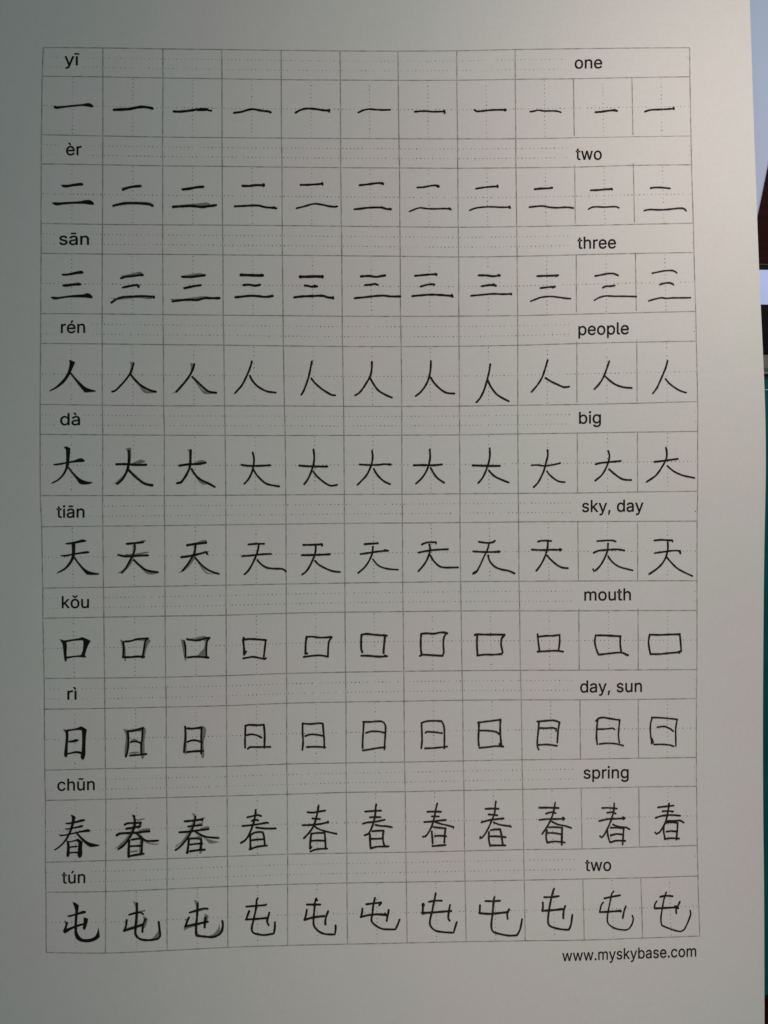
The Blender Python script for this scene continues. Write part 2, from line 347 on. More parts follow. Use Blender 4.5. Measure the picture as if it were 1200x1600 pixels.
STROKES_TXT = '''@60,70
P 95,388 103,384 120,386 160,384 210,378 255,374 285,371 300,367 318,367 332,372 343,382 342,389 330,390 300,384 270,382 230,386 180,391 135,398 118,401 105,398
13: 474,407 520,405 570,402 620,392 650,389 680,391 705,396 713,399
12: 848,417 880,419 930,414 980,407 1020,403 1055,404 | 10: 1050,404 1068,411 1082,413 | 12: 1000,408 1050,407
@340,70
10: 104,426 150,420 185,409 222,403 260,410 300,416 322,418 332,423 | 9: 300,414 325,418
10: 489,425 515,410 550,400 600,401 650,408 698,414 | 9: 660,411 698,411 | 8: 699,405 699,420
9: 880,425 905,412 945,403 990,406 1040,408 1078,407
@620,70
9: 114,419 170,415 230,419 298,417 | 9: 299,412 300,428
9: 487,408 500,417 540,414 600,408 660,407 684,408 | 8: 675,403 683,408 676,413
8: 834,418 860,415 885,409 920,414 960,414 1000,415 1026,423
@860,70
10: 283,422 320,419 360,413 395,410 416,414 | 8: 385,410 404,406
9: 592,418 625,408 680,405 740,402 772,399 | 9: 771,394 772,404
@60,210
P 143,319 155,316 180,317 215,311 250,306 272,305 282,314 278,320 250,321 215,325 180,331 160,330 | P 86,428 100,426 130,427 180,424 230,422 270,418 300,412 322,413 340,422 348,435 342,440 320,438 290,434 240,433 190,435 150,439 125,443 108,442
P4 520,335 545,328 600,318 640,314 650,322 640,332 580,336 530,345 | 11: 530,346 560,335 600,326 636,324 | P4 462,438 500,440 560,426 680,422 722,438 718,446 640,441 560,440 480,450 | 11: 470,447 500,438 545,430 600,429 650,432 695,438 715,448
P4 890,336 930,335 1000,324 1030,322 1034,330 980,340 910,348 | 12: 903,345 950,339 990,331 1030,328 | P4 836,444 880,442 950,436 1010,431 1050,427 1078,436 1050,446 960,452 850,456 | 12: 844,454 900,450 960,448 1020,454 1060,450 1111,443 | 10: 1000,452 1040,456
@340,210
11: 157,322 195,323 240,318 290,318 | 11: 288,313 289,324 | 10: 109,450 160,448 220,445 260,446 300,456 340,459 368,463 | 9: 350,455 368,463
10: 519,316 560,316 610,313 657,309 | 11: 655,304 657,315 | 9: 495,462 545,450 585,438 615,434 660,441 700,450 735,453 748,451 | 9: 735,454 744,449
10: 888,318 930,314 980,307 1012,304 1035,309 | 11: 1028,304 1035,311 | 10: 856,468 885,466 930,460 980,457 1030,458 1055,467 1083,467 | 9: 1075,465 1083,471
@620,210
9: 129,332 170,330 210,322 240,319 258,321 | 12: 255,324 261,326 | 8: 80,482 110,470 145,459 185,464 240,466 300,464 336,468 | 9: 328,462 338,470
9: 496,340 530,334 580,328 630,326 | 11: 629,321 630,329 | 8: 456,475 490,462 530,456 590,453 650,456 706,455 | 11: 703,451 707,459
10: 863,343 900,339 940,338 970,334 | 9: 830,455 865,451 910,448 950,455 1000,459 1050,456 1080,457 1103,461
@860,210
10: 252,350 300,348 345,344 385,342 | 9: 378,338 386,346 | 8: 238,468 260,456 290,453 340,455 385,452 415,453 428,460
9: 627,336 660,332 700,333 747,338 | 9: 587,477 620,470 680,472 740,469 790,463 825,462 840,468 848,478
@60,350
P 146,315 160,312 185,311 220,303 250,296 272,294 283,302 276,310 240,313 200,320 165,323 152,321 | P 150,383 165,378 195,376 230,371 255,369 270,377 262,384 225,385 185,391 160,391 | P 78,458 95,456 125,458 170,452 220,446 260,443 285,441 300,435 315,436 332,446 341,461 325,463 290,459 240,458 190,459 145,465 112,471 95,470
P4 520,322 560,316 620,302 640,300 655,310 640,322 560,330 525,328 | 10: 518,339 545,331 600,325 640,320 653,320 | 10: 640,316 650,322 | P4 530,392 580,382 640,378 636,388 560,396 | 10: 529,397 565,390 600,382 622,382 627,394 | P4 452,462 500,465 580,448 660,444 720,455 700,470 620,462 500,474 | 10: 459,491 490,470 530,457 590,454 640,452 680,452 724,457 | 9: 722,452 724,462
P4 890,330 930,318 1000,308 1030,312 1044,322 1000,330 900,334 | 11: 900,330 950,332 1000,326 1040,321 | P4 900,396 940,388 1000,378 1018,384 950,398 | 11: 914,402 950,394 985,387 1015,383 | P4 828,468 900,468 1000,455 1050,452 1085,462 1000,474 850,480 | 11: 840,484 900,476 960,474 990,476 1040,464 1080,464 1130,464 | 12: 1110,464 1132,464
@340,350
13: 147,319 190,320 240,322 283,322 | 9: 278,316 287,322 | 11: 163,382 200,380 235,386 266,380 | 11: 112,458 150,455 180,451 220,449 260,452 300,456 346,451 | 9: 340,447 345,452
13: 516,330 560,330 610,328 657,330 | 10: 517,326 520,336 | 10: 655,325 658,336 | 10: 546,385 570,388 590,393 622,390 | 9: 605,385 622,391 | 11: 480,459 530,453 590,451 655,449 690,459 722,462 | 10: 722,456 724,467
11: 897,328 950,325 990,331 1025,325 1047,322 | 9: 1020,325 1045,320 | 10: 922,382 955,380 985,375 1002,381 | 9: 985,375 1000,380 | 10: 857,464 920,458 980,451 1040,448 1080,453 1140,453 | 12: 1135,453 1142,453
@620,350
10: 115,324 160,320 205,316 248,314 | 10: 243,311 249,319 | 9: 150,391 185,381 215,377 233,378 | 10: 230,376 235,380 | 10: 98,451 150,446 210,442 270,444 345,450 | 11: 344,445 349,455
10: 512,321 560,322 605,327 643,321 | 10: 636,318 644,325 | 10: 533,389 580,382 618,384 | 10: 603,378 620,387 | 9: 465,449 530,443 600,437 660,439 716,437 | 10: 713,435 716,441
10: 878,326 930,324 975,323 1009,321 | 10: 993,326 1007,322 | 9: 897,401 935,396 985,392 | 9: 975,398 989,392 | 8: 837,483 870,470 905,458 960,453 1010,458 1050,464 1087,467
@860,350
9: 281,325 320,318 360,310 395,310 412,316 422,322 | 9: 328,398 345,389 375,389 402,385 | 8: 275,477 305,460 345,450 400,452 470,452 538,454
8: 636,308 680,299 720,292 760,291 778,296 790,307 | 9: 684,379 715,370 745,368 760,373 769,380 | 8: 614,481 650,470 695,461 720,465 770,462 820,462 875,461
@60,490
P 193,293 205,293 229,306 222,322 212,345 200,372 185,400 160,432 130,456 100,474 70,486 75,480 110,458 145,425 170,395 188,360 196,325 198,305 | P 192,368 203,368 225,394 255,425 290,458 325,474 358,482 357,487 325,490 292,491 285,484 255,448 225,408 200,376
P4 573,303 600,305 595,335 585,370 545,425 500,470 470,488 470,480 520,450 560,400 575,350 578,320 | P4 580,385 620,430 670,480 735,490 720,497 665,495 640,465 600,412 | 9: 596,310 590,335 577,370 550,410 510,455 480,483 463,488 | 10: 575,378 610,420 650,455 700,480 735,489
P4 950,310 980,315 970,345 940,400 880,480 835,500 850,490 900,450 945,385 955,340 | P4 960,395 1000,445 1030,480 1060,490 1110,498 1060,503 1030,495 990,440 | 10: 975,317 965,350 945,390 915,430 885,465 863,489 | 10: 963,396 1000,432 1040,470 1070,489 1112,495
@340,490
9: 215,300 205,335 185,385 155,445 130,475 109,498 | 9: 203,388 215,415 245,450 280,473 315,488 364,494
9: 590,300 582,340 570,395 550,455 535,490 524,507 | 9: 586,405 610,435 650,470 690,496 718,510 735,511
9: 965,303 964,345 955,390 930,435 900,480 880,500 859,512 | 9: 956,406 975,440 1005,480 1050,508 1090,525
@620,490
9: 214,297 211,350 200,405 180,450 150,490 118,516 | 9: 214,402 235,435 270,470 310,495 360,500
9: 584,318 580,350 566,410 545,480 520,530 498,554 | 9: 566,412 590,460 620,500 655,525 700,548
9: 943,292 930,335 910,395 880,445 843,489 | 9: 929,402 960,422 1010,446 1045,460 1077,457
@860,490
9: 368,297 350,350 330,400 305,440 275,472 | 9: 340,389 370,418 410,445 455,460 508,465
9: 732,295 720,340 695,400 665,465 640,499 | 8: 719,408 745,438 785,468 820,486 848,494
@60,630
P 161,275 175,272 199,282 198,310 194,350 191,385 180,415 160,450 130,480 100,497 82,502 90,494 120,478 150,448 170,410 176,370 176,320 174,290 | P 94,382 120,378 170,370 220,360 250,349 272,346 292,360 280,366 240,368 190,374 140,384 110,388 | P 182,400 192,400 220,435 255,468 295,488 340,496 320,504 265,505 240,475 205,430
P4 545,285 570,278 582,292 575,380 555,440 520,490 468,505 490,490 530,450 555,400 558,310 | P4 580,378 620,360 645,353 670,364 650,375 590,384 | P4 565,405 600,440 660,490 715,505 700,510 650,495 600,450 565,415 | 11: 566,298 568,340 563,390 552,430 530,470 500,500 492,504 | 11: 488,382 540,381 620,386 674,385 | 10: 562,415 590,445 630,480 665,504 711,515 | 12: 700,513 713,513
P4 930,292 960,286 958,330 955,385 935,430 900,490 850,505 880,495 920,450 940,400 942,310 | P4 870,388 960,378 1000,360 1030,356 1050,368 980,384 880,394 | P4 960,410 1000,460 1040,490 1060,505 1030,508 1000,485 965,430 | 11: 952,294 952,340 948,395 930,440 905,480 888,497 867,500 | 11: 885,390 940,382 1000,380 1045,372 | 10: 959,412 975,440 1010,475 1060,500 1103,523
@340,630
9: 220,308 228,345 226,385 212,440 190,480 168,503 | 10: 150,385 185,391 250,392 328,388 | 9: 222,412 245,448 280,485 315,507 385,520
9: 600,289 605,340 598,390 575,455 555,490 542,506 | 10: 512,390 560,394 620,396 686,396 | 9: 598,426 620,455 660,490 695,512 720,516 748,510
9: 966,298 970,340 960,390 935,445 905,480 876,509 | 9: 888,383 940,386 1010,385 1040,381 1083,384 | 12: 1072,383 1081,383 | 9: 976,410 1000,450 1040,488 1079,506
@620,630
9: 206,290 209,330 203,375 185,425 155,470 120,503 | 10: 108,388 160,387 230,388 282,383 | 9: 212,405 235,445 260,473 296,497
9: 581,281 582,330 572,380 550,440 530,475 510,498 | 10: 475,389 540,391 590,392 644,392 | 9: 575,420 605,452 640,472 700,496
9: 942,294 944,325 932,375 920,420 900,465 880,500 856,524 | 8: 842,388 880,386 920,392 970,386 1000,380 1021,374 | 8: 938,425 955,447 990,477 1020,491 1050,493
@860,630
9: 361,299 369,325 363,365 345,410 320,450 280,484 | 9: 283,382 310,374 370,368 440,361 | 9: 366,412 400,442 440,470 470,479 504,480
9: 722,277 728,320 718,360 690,410 655,455 600,492 | 9: 649,367 700,361 750,354 796,348 | 8: 730,392 770,425 820,449 860,459 900,467
@60,770
P 167,317 190,313 230,305 260,297 275,292 300,299 295,305 260,311 225,317 185,322 | P 139,390 170,389 220,380 270,371 305,366 320,371 310,377 265,381 215,388 175,398 150,396 | P 209,315 231,315 230,370 226,400 212,430 190,460 160,485 115,504 130,492 165,470 192,438 210,400 212,350 | P 217,398 228,400 250,432 290,475 325,494 382,505 370,511 310,511 295,500 265,465 235,425
P4 560,318 620,306 655,296 678,299 650,310 570,324 | P4 540,385 620,378 680,368 695,372 640,386 560,395 | P4 590,325 606,325 600,400 570,460 530,495 492,503 530,480 580,420 590,370 | P4 598,415 640,465 670,485 745,495 735,508 685,508 640,470 605,425 | 10: 554,319 600,315 655,309 | 9: 603,323 605,350 590,390 565,440 545,475 522,500 | 10: 500,388 545,397 610,394 686,391 | 10: 599,421 635,455 680,485 748,497
P4 925,320 980,312 1030,295 1055,298 1040,310 940,326 | P4 890,395 960,385 1040,368 1072,366 1040,378 900,405 | P4 972,325 985,325 985,390 960,440 910,490 873,500 920,470 960,410 970,370 | P4 980,405 1020,455 1045,490 1070,503 1120,507 1060,507 1035,490 1000,440 | 11: 931,328 980,320 1048,312 | 9: 983,322 980,360 965,395 935,445 901,487 | 10: 893,403 950,395 1010,381 1050,370 1056,383 | 9: 981,405 1010,440 1050,475 1090,495 1130,507
@340,770
9: 193,323 240,319 291,319 | 9: 259,322 254,350 243,390 215,450 190,490 168,510 | 9: 154,396 210,392 270,385 334,382 | 9: 250,421 270,444 305,467 350,474 400,475 415,480 427,491
10: 537,326 590,325 650,322 | 9: 653,320 654,330 | 9: 614,328 612,370 595,420 570,470 548,498 529,511 | 10: 527,390 590,389 650,387 702,384 | 9: 610,425 630,447 670,470 720,490 765,495
10: 918,321 960,318 1001,315 | 9: 971,337 968,375 950,420 920,465 879,501 | 9: 893,383 950,375 1010,366 1066,362 | 8: 1045,357 1066,363 | 8: 971,415 990,440 1020,463 1070,476 1128,481
@620,770
9: 157,323 190,310 247,309 245,318 | 9: 203,322 209,355 195,405 170,450 135,490 | 9: 135,374 190,363 250,356 320,353 | 9: 210,390 230,425 265,458 300,467 382,466
9: 512,306 550,312 575,313 600,309 613,300 | 9: 605,308 613,300 | 8: 577,316 565,360 545,400 515,465 497,497 | 12: 497,493 479,504 | 9: 477,366 540,370 600,370 644,368 | 9: 634,364 646,368 636,373 | 9: 571,392 580,425 610,460 650,478 700,488 736,504
9: 882,305 910,299 965,301 | 9: 944,301 942,345 925,400 900,450 872,487 | 9: 843,355 900,358 960,356 1026,356 | 10: 1020,351 1031,356 1020,361 | 9: 939,392 970,425 1010,457 1040,469 1069,471
@860,770
8: 292,302 350,298 390,298 408,304 | 9: 360,316 357,360 340,405 315,450 285,483 272,490 267,478 | 9: 271,375 300,362 350,357 400,354 430,354 462,361 | 8: 360,396 385,430 425,460 470,474 514,485
9: 649,298 690,294 740,297 762,297 764,305 | 9: 733,310 734,350 722,400 700,440 665,475 617,508 | 8: 650,377 700,370 760,362 800,362 811,372 | 9: 809,362 812,378 | 8: 725,400 750,430 790,470 835,496 887,520
@60,910
P 136,357 150,360 172,367 178,400 176,440 177,486 170,494 165,480 160,440 155,395 148,375 | P 165,364 210,357 255,350 278,344 327,366 315,385 300,420 290,458 298,462 292,468 240,465 180,475 175,465 225,460 268,455 280,425 284,380 280,360 220,364 170,374
P4 512,356 535,366 545,420 548,488 540,490 533,440 | P4 600,362 670,345 702,365 680,400 665,465 650,466 665,400 668,365 | 10: 532,372 534,420 530,468 | 9: 545,369 580,366 620,354 686,350 | 9: 682,350 669,365 662,410 651,470 | 10: 529,467 580,467 620,463 662,466
P4 892,355 912,362 925,420 925,488 915,480 | P4 950,352 1035,336 1070,350 1050,400 1045,455 1020,460 1040,400 1040,365 1000,352 | P4 990,462 1010,440 1045,400 1055,462 1000,468 | 9: 911,364 920,410 920,466 | 10: 930,355 970,361 1010,360 1040,350 1070,347 | 9: 1069,346 1056,365 1050,410 1051,465 | 10: 934,469 990,464 1064,470
@340,910
10: 163,346 161,365 166,410 166,452 | 10: 166,453 178,432 | 10: 160,358 200,354 250,356 304,361 | 9: 302,360 296,410 290,462 | 9: 162,475 220,465 260,472 295,478 303,473 | 11: 285,475 296,478
10: 557,340 551,385 550,445 | 10: 548,447 560,444 | 9: 556,341 590,339 640,345 690,343 712,340 | 9: 714,344 698,365 692,410 690,463 | 9: 538,466 590,459 640,456 690,464 | 9: 700,340 713,346
10: 900,327 897,375 899,420 905,437 | 10: 900,327 930,322 990,328 1050,333 | 9: 1035,328 1058,333 | 10: 1047,335 1042,380 1038,425 1038,442 | 10: 900,458 950,459 1010,464 1059,461 | 8: 1045,455 1060,462
@620,910
10: 153,322 150,370 151,420 155,445 | 10: 153,322 185,318 230,321 280,312 315,318 | 9: 300,312 316,319 | 9: 312,318 296,340 291,385 294,440 287,455 | 10: 145,459 160,452 220,455 288,459
12: 488,328 505,324 | 10: 503,325 501,380 503,430 505,455 | 10: 500,324 550,326 620,326 675,327 | 10: 672,332 656,350 652,390 662,438 652,450 | 9: 503,457 550,451 600,452 655,447
9: 880,323 884,370 892,428 | 9: 885,340 930,334 980,333 1018,327 | 9: 1017,328 1018,370 1011,425 | 9: 880,433 940,429 1000,427 1040,433
@860,910
9: 283,332 277,370 286,415 297,443 | 10: 282,331 330,331 390,334 438,337 | 9: 437,337 436,385 442,430 | 9: 300,452 360,445 430,438 460,443 485,455 | 10: 470,450 485,455
9: 620,326 613,370 618,415 626,450 | 9: 620,326 680,328 750,325 806,324 | 9: 808,322 813,370 817,428 | 9: 624,447 680,448 750,441 806,436 | 10: 817,429 804,432 806,440
@60,1050
P 157,358 185,366 188,400 184,450 181,520 174,532 163,520 168,470 173,420 172,380 | P 180,360 215,357 250,348 270,341 303,360 297,400 294,460 293,520 280,550 266,532 272,500 276,440 275,380 272,362 230,362 184,371 | P 186,433 215,427 240,420 253,427 235,436 195,439 | P 181,508 215,500 245,495 272,501 268,512 240,506 210,509 182,515
P4 530,355 560,362 564,420 556,515 540,528 540,480 548,400 | P4 560,362 620,352 655,340 673,362 664,420 664,520 652,545 640,520 645,440 646,372 570,368 | P4 575,425 600,418 625,424 600,434 | P4 560,508 600,498 640,500 600,510 | 10: 559,370 563,420 560,480 548,528 | 10: 556,371 600,366 655,351 | 9: 652,352 650,410 643,460 645,515 | 9: 578,438 605,433 635,441 645,449 | 9: 573,522 620,518 676,512
P4 912,345 926,365 928,430 926,515 914,510 915,400 | P4 930,352 1000,342 1035,340 1048,355 1044,400 1034,440 1038,520 1028,540 1018,520 1020,420 1020,360 | 10: 918,342 920,400 915,450 911,500 | 10: 930,352 970,354 1022,345 | 9: 1021,345 1018,400 1020,450 1018,508 | 9: 932,437 960,427 990,428 1024,440 | 10: 931,500 980,495 1031,493
@340,1050
9: 175,338 173,390 172,430 173,474 | 10: 173,336 195,330 240,332 289,330 | 10: 290,330 295,390 293,472 | 9: 181,395 210,389 245,395 275,410 | 9: 189,480 200,470 250,469 330,468
9: 532,322 532,380 535,440 530,487 | 9: 532,321 580,325 630,320 658,322 | 9: 658,322 663,380 667,430 667,475 | 9: 549,400 580,390 615,391 660,399 | 9: 558,469 610,467 674,470
9: 914,313 911,370 907,430 907,475 | 9: 910,311 950,312 1000,308 1030,310 1048,330 1050,370 1046,430 1043,484 | 9: 928,381 960,371 1010,372 1043,380 | 9: 908,490 950,484 1000,475 1048,470
@620,1050
9: 155,318 157,380 158,430 153,476 | 9: 155,318 185,308 230,305 280,307 295,340 298,400 297,477 | 9: 180,380 185,374 225,375 283,382 | 9: 177,477 230,475 280,470 314,466
10: 514,314 512,370 510,420 513,460 | 9: 508,316 560,309 610,303 647,298 | 10: 648,297 646,350 648,400 653,456 | 9: 514,366 560,366 600,370 625,376 642,389 | 9: 515,474 570,469 620,463 665,466 | 9: 642,450 660,464
9: 889,308 884,370 878,430 880,470 887,485 | 9: 877,309 920,306 960,302 985,303 1018,314 | 9: 1017,314 1008,370 1003,441 | 9: 888,350 930,351 975,349 998,355 995,368 | 9: 884,456 940,453 1000,461
@860,1050
9: 285,305 300,290 330,284 370,291 433,300 | 9: 296,295 290,350 288,410 293,452 | 8: 433,300 428,350 425,400 431,440 | 8: 297,357 340,356 390,351 402,358 | 8: 306,450 350,445 400,447 430,453 455,460
8: 637,284 626,320 624,370 630,420 632,447 | 8: 632,448 643,440 636,418 | 8: 632,284 680,285 740,290 793,296 | 8: 792,296 783,350 783,410 784,462 | 8: 667,345 710,340 745,353 767,370 | 8: 648,453 700,452 750,457 770,464
@70,1260,6
P 247,82 262,82 289,98 282,130 270,180 250,230 225,285 190,335 150,375 105,407 88,407 120,385 165,345 205,290 235,225 252,160 258,110 | P 192,155 225,153 290,140 345,122 378,122 375,135 330,146 270,158 215,166 | P 190,208 220,206 290,192 340,177 360,178 355,192 310,201 250,210 205,216 | P 135,263 175,266 260,248 340,229 395,216 415,216 430,230 410,237 350,241 270,256 200,271 150,278 | P 285,240 303,243 350,290 400,330 450,348 517,362 500,369 440,378 415,372 380,345 330,295 | P 207,318 228,330 234,380 233,430 230,462 217,472 207,460 212,400 212,350 | P 225,328 270,320 305,306 315,305 355,330 350,380 352,440 345,468 328,482 312,460 315,400 320,340 300,322 260,330 230,335 | P 234,378 270,372 300,368 312,374 290,380 250,385 236,386 | P 232,430 270,426 300,425 318,432 312,440 280,436 235,440
P4 812,72 832,80 850,120 850,180 830,240 790,300 730,360 655,398 700,360 760,300 810,220 830,150 825,100 | P4 860,125 930,112 940,118 870,138 | P4 860,180 910,170 915,178 870,192 | P4 880,222 960,205 990,215 985,230 900,240 | P4 860,255 900,260 940,310 1000,345 1075,348 1050,358 980,352 900,310 | P4 790,330 800,330 800,460 790,470 | P4 895,310 925,320 915,440 895,465 885,440 890,350 | P4 800,420 850,412 880,425 800,432 | 13: 838,90 848,150 838,200 815,260 780,315 740,365 690,400 | 12: 750,170 775,158 840,155 904,152 | 13: 765,209 830,199 895,188 | 12: 898,150 895,165 | 14: 676,270 700,255 760,250 850,247 920,238 980,232 | 12: 865,258 910,295 950,320 1000,324 1065,320 | 12: 815,312 860,304 905,300 | 14: 793,320 787,400 787,473 | 13: 915,310 912,380 908,440 | 12: 797,374 850,370 905,369 | 13: 787,468 850,455 930,443
@250,1250,6
P4 296,122 325,128 340,160 330,220 290,300 240,370 145,445 150,430 200,390 260,310 300,220 318,160 | P4 380,170 420,160 425,168 390,185 | P4 350,225 400,205 410,215 370,235 | P4 380,265 440,245 465,255 460,270 400,280 | P4 340,290 380,310 440,360 500,380 555,393 520,402 465,405 430,370 380,330 | P4 330,350 375,332 395,345 400,400 395,480 380,505 370,490 378,400 370,352 | 12: 333,155 325,210 300,280 270,340 220,405 180,445 148,468 | 13: 232,199 290,195 350,188 402,180 | 12: 402,178 398,190 | 12: 265,248 330,240 395,234 | 13: 183,302 260,297 350,285 455,272 | 12: 338,302 390,330 440,346 500,352 550,355 | 13: 272,370 266,430 258,490 | 18: 255,492 259,493 | 12: 276,362 330,359 388,366 | 13: 386,366 386,410 380,460 | 12: 285,417 340,410 398,407 | 13: 283,480 350,470 420,465
12: 899,93 892,150 880,210 855,280 825,345 790,385 760,402 | 12: 820,162 870,150 920,140 948,150 | 12: 862,195 890,182 920,190 | 12: 775,243 840,237 930,225 1000,212 1015,215 | 12: 902,257 950,263 1000,267 1085,266 | 12: 847,337 848,400 850,455 | 16: 843,460 856,458 | 12: 855,325 890,304 940,299 965,302 978,350 983,420 | 12: 855,378 910,370 975,367 | 12: 845,460 920,436 1005,427
@450,1245,6
12: 288,80 278,140 262,210 240,275 200,335 150,388 | 12: 185,144 230,148 290,138 348,129 | 12: 230,202 265,206 300,208 | 12: 138,266 220,263 310,253 378,237 | 12: 375,230 375,243 | 11: 246,272 270,292 320,313 390,332 455,346 | 12: 219,352 210,420 207,485 | 10: 207,488 222,470 | 11: 217,345 270,339 345,337 | 12: 345,337 350,400 354,480 | 12: 220,412 280,409 345,411 | 11: 212,512 250,496 310,487 368,486
12: 828,72 822,100 820,150 808,220 785,290 755,345 718,360 | 12: 724,138 790,133 872,129 | 12: 768,192 820,189 870,191 | 12: 703,252 740,241 820,233 908,214 | 12: 821,262 870,273 920,275 975,285 | 13: 768,348 770,410 775,478 | 12: 790,322 840,318 897,316 | 12: 897,318 890,370 895,430 905,455 | 12: 780,394 830,393 890,390 | 12: 778,484 830,468 945,464
@640,1240,6
11: 260,92 248,140 232,220 210,300 180,360 150,400 125,404 | 12: 168,170 230,168 295,170 | 12: 208,213 275,214 | 12: 140,266 200,262 270,253 338,247 | 11: 235,265 300,285 360,298 408,313 | 11: 410,310 412,322 | 12: 208,355 213,410 217,468 | 12: 224,312 280,320 338,325 | 12: 336,325 330,390 326,458 | 13: 238,397 290,394 342,400 | 12: 215,491 270,487 338,481
11: 809,73 803,120 798,180 775,240 745,310 710,375 675,415 660,422 662,402 | 12: 710,143 770,140 832,142 | 12: 742,195 780,198 822,203 | 12: 675,268 740,250 810,240 880,232 | 11: 790,270 840,290 890,298 950,308 | 11: 938,300 950,312 | 12: 745,360 742,420 755,492 | 12: 762,342 810,335 850,335 | 13: 850,335 862,390 868,440 875,480 | 12: 748,400 820,400 900,408 | 12: 757,485 820,485 898,485
@820,1240,4.2857
8: 203,60 195,110 178,165 150,220 116,270 | 9: 96,94 160,94 226,96 | 8: 143,134 175,124 206,130 | 8: 97,176 150,170 210,170 260,168 | 10: 256,161 265,168 258,175 | 8: 180,186 220,206 270,216 312,230 | 9: 148,245 142,290 150,325 | 8: 155,225 200,224 250,228 | 9: 250,228 248,290 247,342 | 8: 152,263 200,264 243,272 | 8: 150,328 200,320 268,327
8: 598,64 596,110 580,170 560,220 535,270 515,294 503,285 | 8: 518,96 560,95 617,100 | 8: 552,128 590,122 608,134 | 8: 497,183 560,170 620,168 665,164 | 10: 660,158 668,164 660,170 | 8: 590,206 630,222 680,226 700,238 | 8: 553,240 556,280 568,322 585,325 | 8: 575,228 620,228 662,232 | 8: 662,232 658,290 655,340 | 8: 576,280 610,270 650,273 | 8: 572,327 610,315 672,316
8: 966,65 958,120 945,180 925,225 900,260 880,270 873,260 | 8: 892,92 940,86 996,80 | 8: 923,118 960,116 992,120 | 8: 876,162 920,148 980,143 1040,148 | 8: 952,183 1000,182 1040,180 1064,194 | 8: 930,222 930,260 940,304 | 8: 945,195 990,192 1023,196 | 8: 1023,196 1020,250 1014,308 | 8: 948,254 980,250 1015,254 | 8: 935,304 980,298 1032,301
@60,1350
P 216,238 232,243 253,258 249,290 243,340 241,400 245,430 265,460 290,470 330,466 358,450 372,420 375,398 381,430 384,454 360,474 320,487 280,486 250,476 233,455 227,420 229,350 233,290 | P 180,323 205,318 245,306 280,293 298,296 294,306 255,314 220,323 195,330 | P 165,353 186,368 180,385 176,405 210,393 250,378 283,370 284,379 250,390 210,406 180,425 165,433 156,418 166,395 172,375 | P 285,333 311,342 305,370 296,400 288,410 280,400 285,370
P4 592,232 612,240 625,270 622,380 615,430 640,465 700,470 735,440 750,415 758,460 700,478 640,476 608,450 606,380 608,280 | P4 560,315 620,295 670,286 660,298 620,310 570,322 | P4 535,355 552,365 550,400 600,385 650,370 655,380 600,398 540,425 530,412 545,385 | P4 655,322 684,340 675,380 655,410 650,395 660,360 | 12: 617,245 614,320 608,390 608,440 640,470 700,475 750,465 762,450 758,410 753,362 | 10: 569,317 600,306 640,303 657,313 | 11: 553,350 550,380 538,417 | 13: 536,416 590,400 650,380 | 11: 669,345 655,380 651,424
P4 972,222 1003,235 1003,280 995,360 995,430 1030,450 1090,440 1125,400 1130,365 1140,430 1100,456 1030,460 985,450 982,380 988,280 | P4 945,300 1000,285 1058,270 1058,282 1000,298 950,308 | P4 915,340 940,345 930,380 1000,370 1050,355 1000,385 940,400 915,415 908,400 925,375 | P4 1040,310 1065,322 1055,360 1040,390 1030,370 | 12: 996,248 992,330 985,400 988,448 1040,453 1090,456 1130,440 1148,415 1154,380 1150,356 | 10: 946,303 990,289 1030,278 1059,280 | 11: 942,333 930,360 920,390 | 12: 918,389 970,378 1020,368 1060,360 | 12: 1045,335 1042,365 1040,396
@340,1340
11: 251,254 245,265 240,320 225,390 214,440 222,468 260,480 300,483 352,474 358,440 359,403 | 11: 180,306 240,301 300,296 305,292 | 11: 198,334 190,355 179,385 | 12: 178,386 240,383 305,377 | 11: 324,343 315,375 310,400 320,422
11: 617,255 610,275 605,330 600,390 605,430 640,465 680,478 733,480 738,450 738,423 | 13: 614,262 622,265 | 12: 559,293 600,293 642,293 | 11: 558,325 555,350 545,385 | 13: 544,388 600,373 665,365 | 11: 691,335 680,365 674,390 674,417
11: 984,252 973,300 968,350 962,395 990,425 1030,445 1080,448 1112,448 1125,420 1138,387 | 11: 930,291 980,285 1025,280 1025,282 1010,298 | 11: 905,318 903,345 895,372 | 12: 895,370 950,358 1000,354 1050,358 | 11: 1070,327 1065,355 1057,395 | 13: 1045,350 1057,362
@620,1340
11: 243,224 235,265 222,330 208,390 210,425 240,455 290,465 355,469 365,435 375,403 | 11: 200,276 240,269 280,269 | 20: 165,292 165,298 | 11: 164,295 162,345 | 16: 162,346 168,347 | 12: 170,345 230,342 290,337 340,333 | 11: 333,295 325,340 322,380 330,393
11: 611,246 605,270 600,340 592,400 592,440 605,465 650,478 700,487 750,485 770,450 783,385 | 11: 554,271 600,272 645,269 | 11: 520,297 518,345 | 14: 517,345 521,347 | 12: 520,347 580,351 640,346 695,340 | 11: 702,323 690,350 693,382
11: 983,193 975,215 960,280 948,350 945,400 955,425 990,440 1040,449 1075,450 1088,420 1097,356 | 11: 922,247 970,246 1013,240 | 11: 912,280 914,310 909,330 | 12: 910,332 970,328 1033,322 | 14: 1018,322 1036,322 | 11: 1052,302 1042,340 1041,378
@860,1330
9: 395,250 383,265 370,330 357,400 360,450 400,480 450,491 485,488 510,455 518,420 511,401 | 11: 338,294 380,285 436,275 | 9: 330,319 318,335 308,378 | 11: 308,380 360,378 440,372 | 12: 430,370 440,376 | 10: 471,344 460,375 452,417
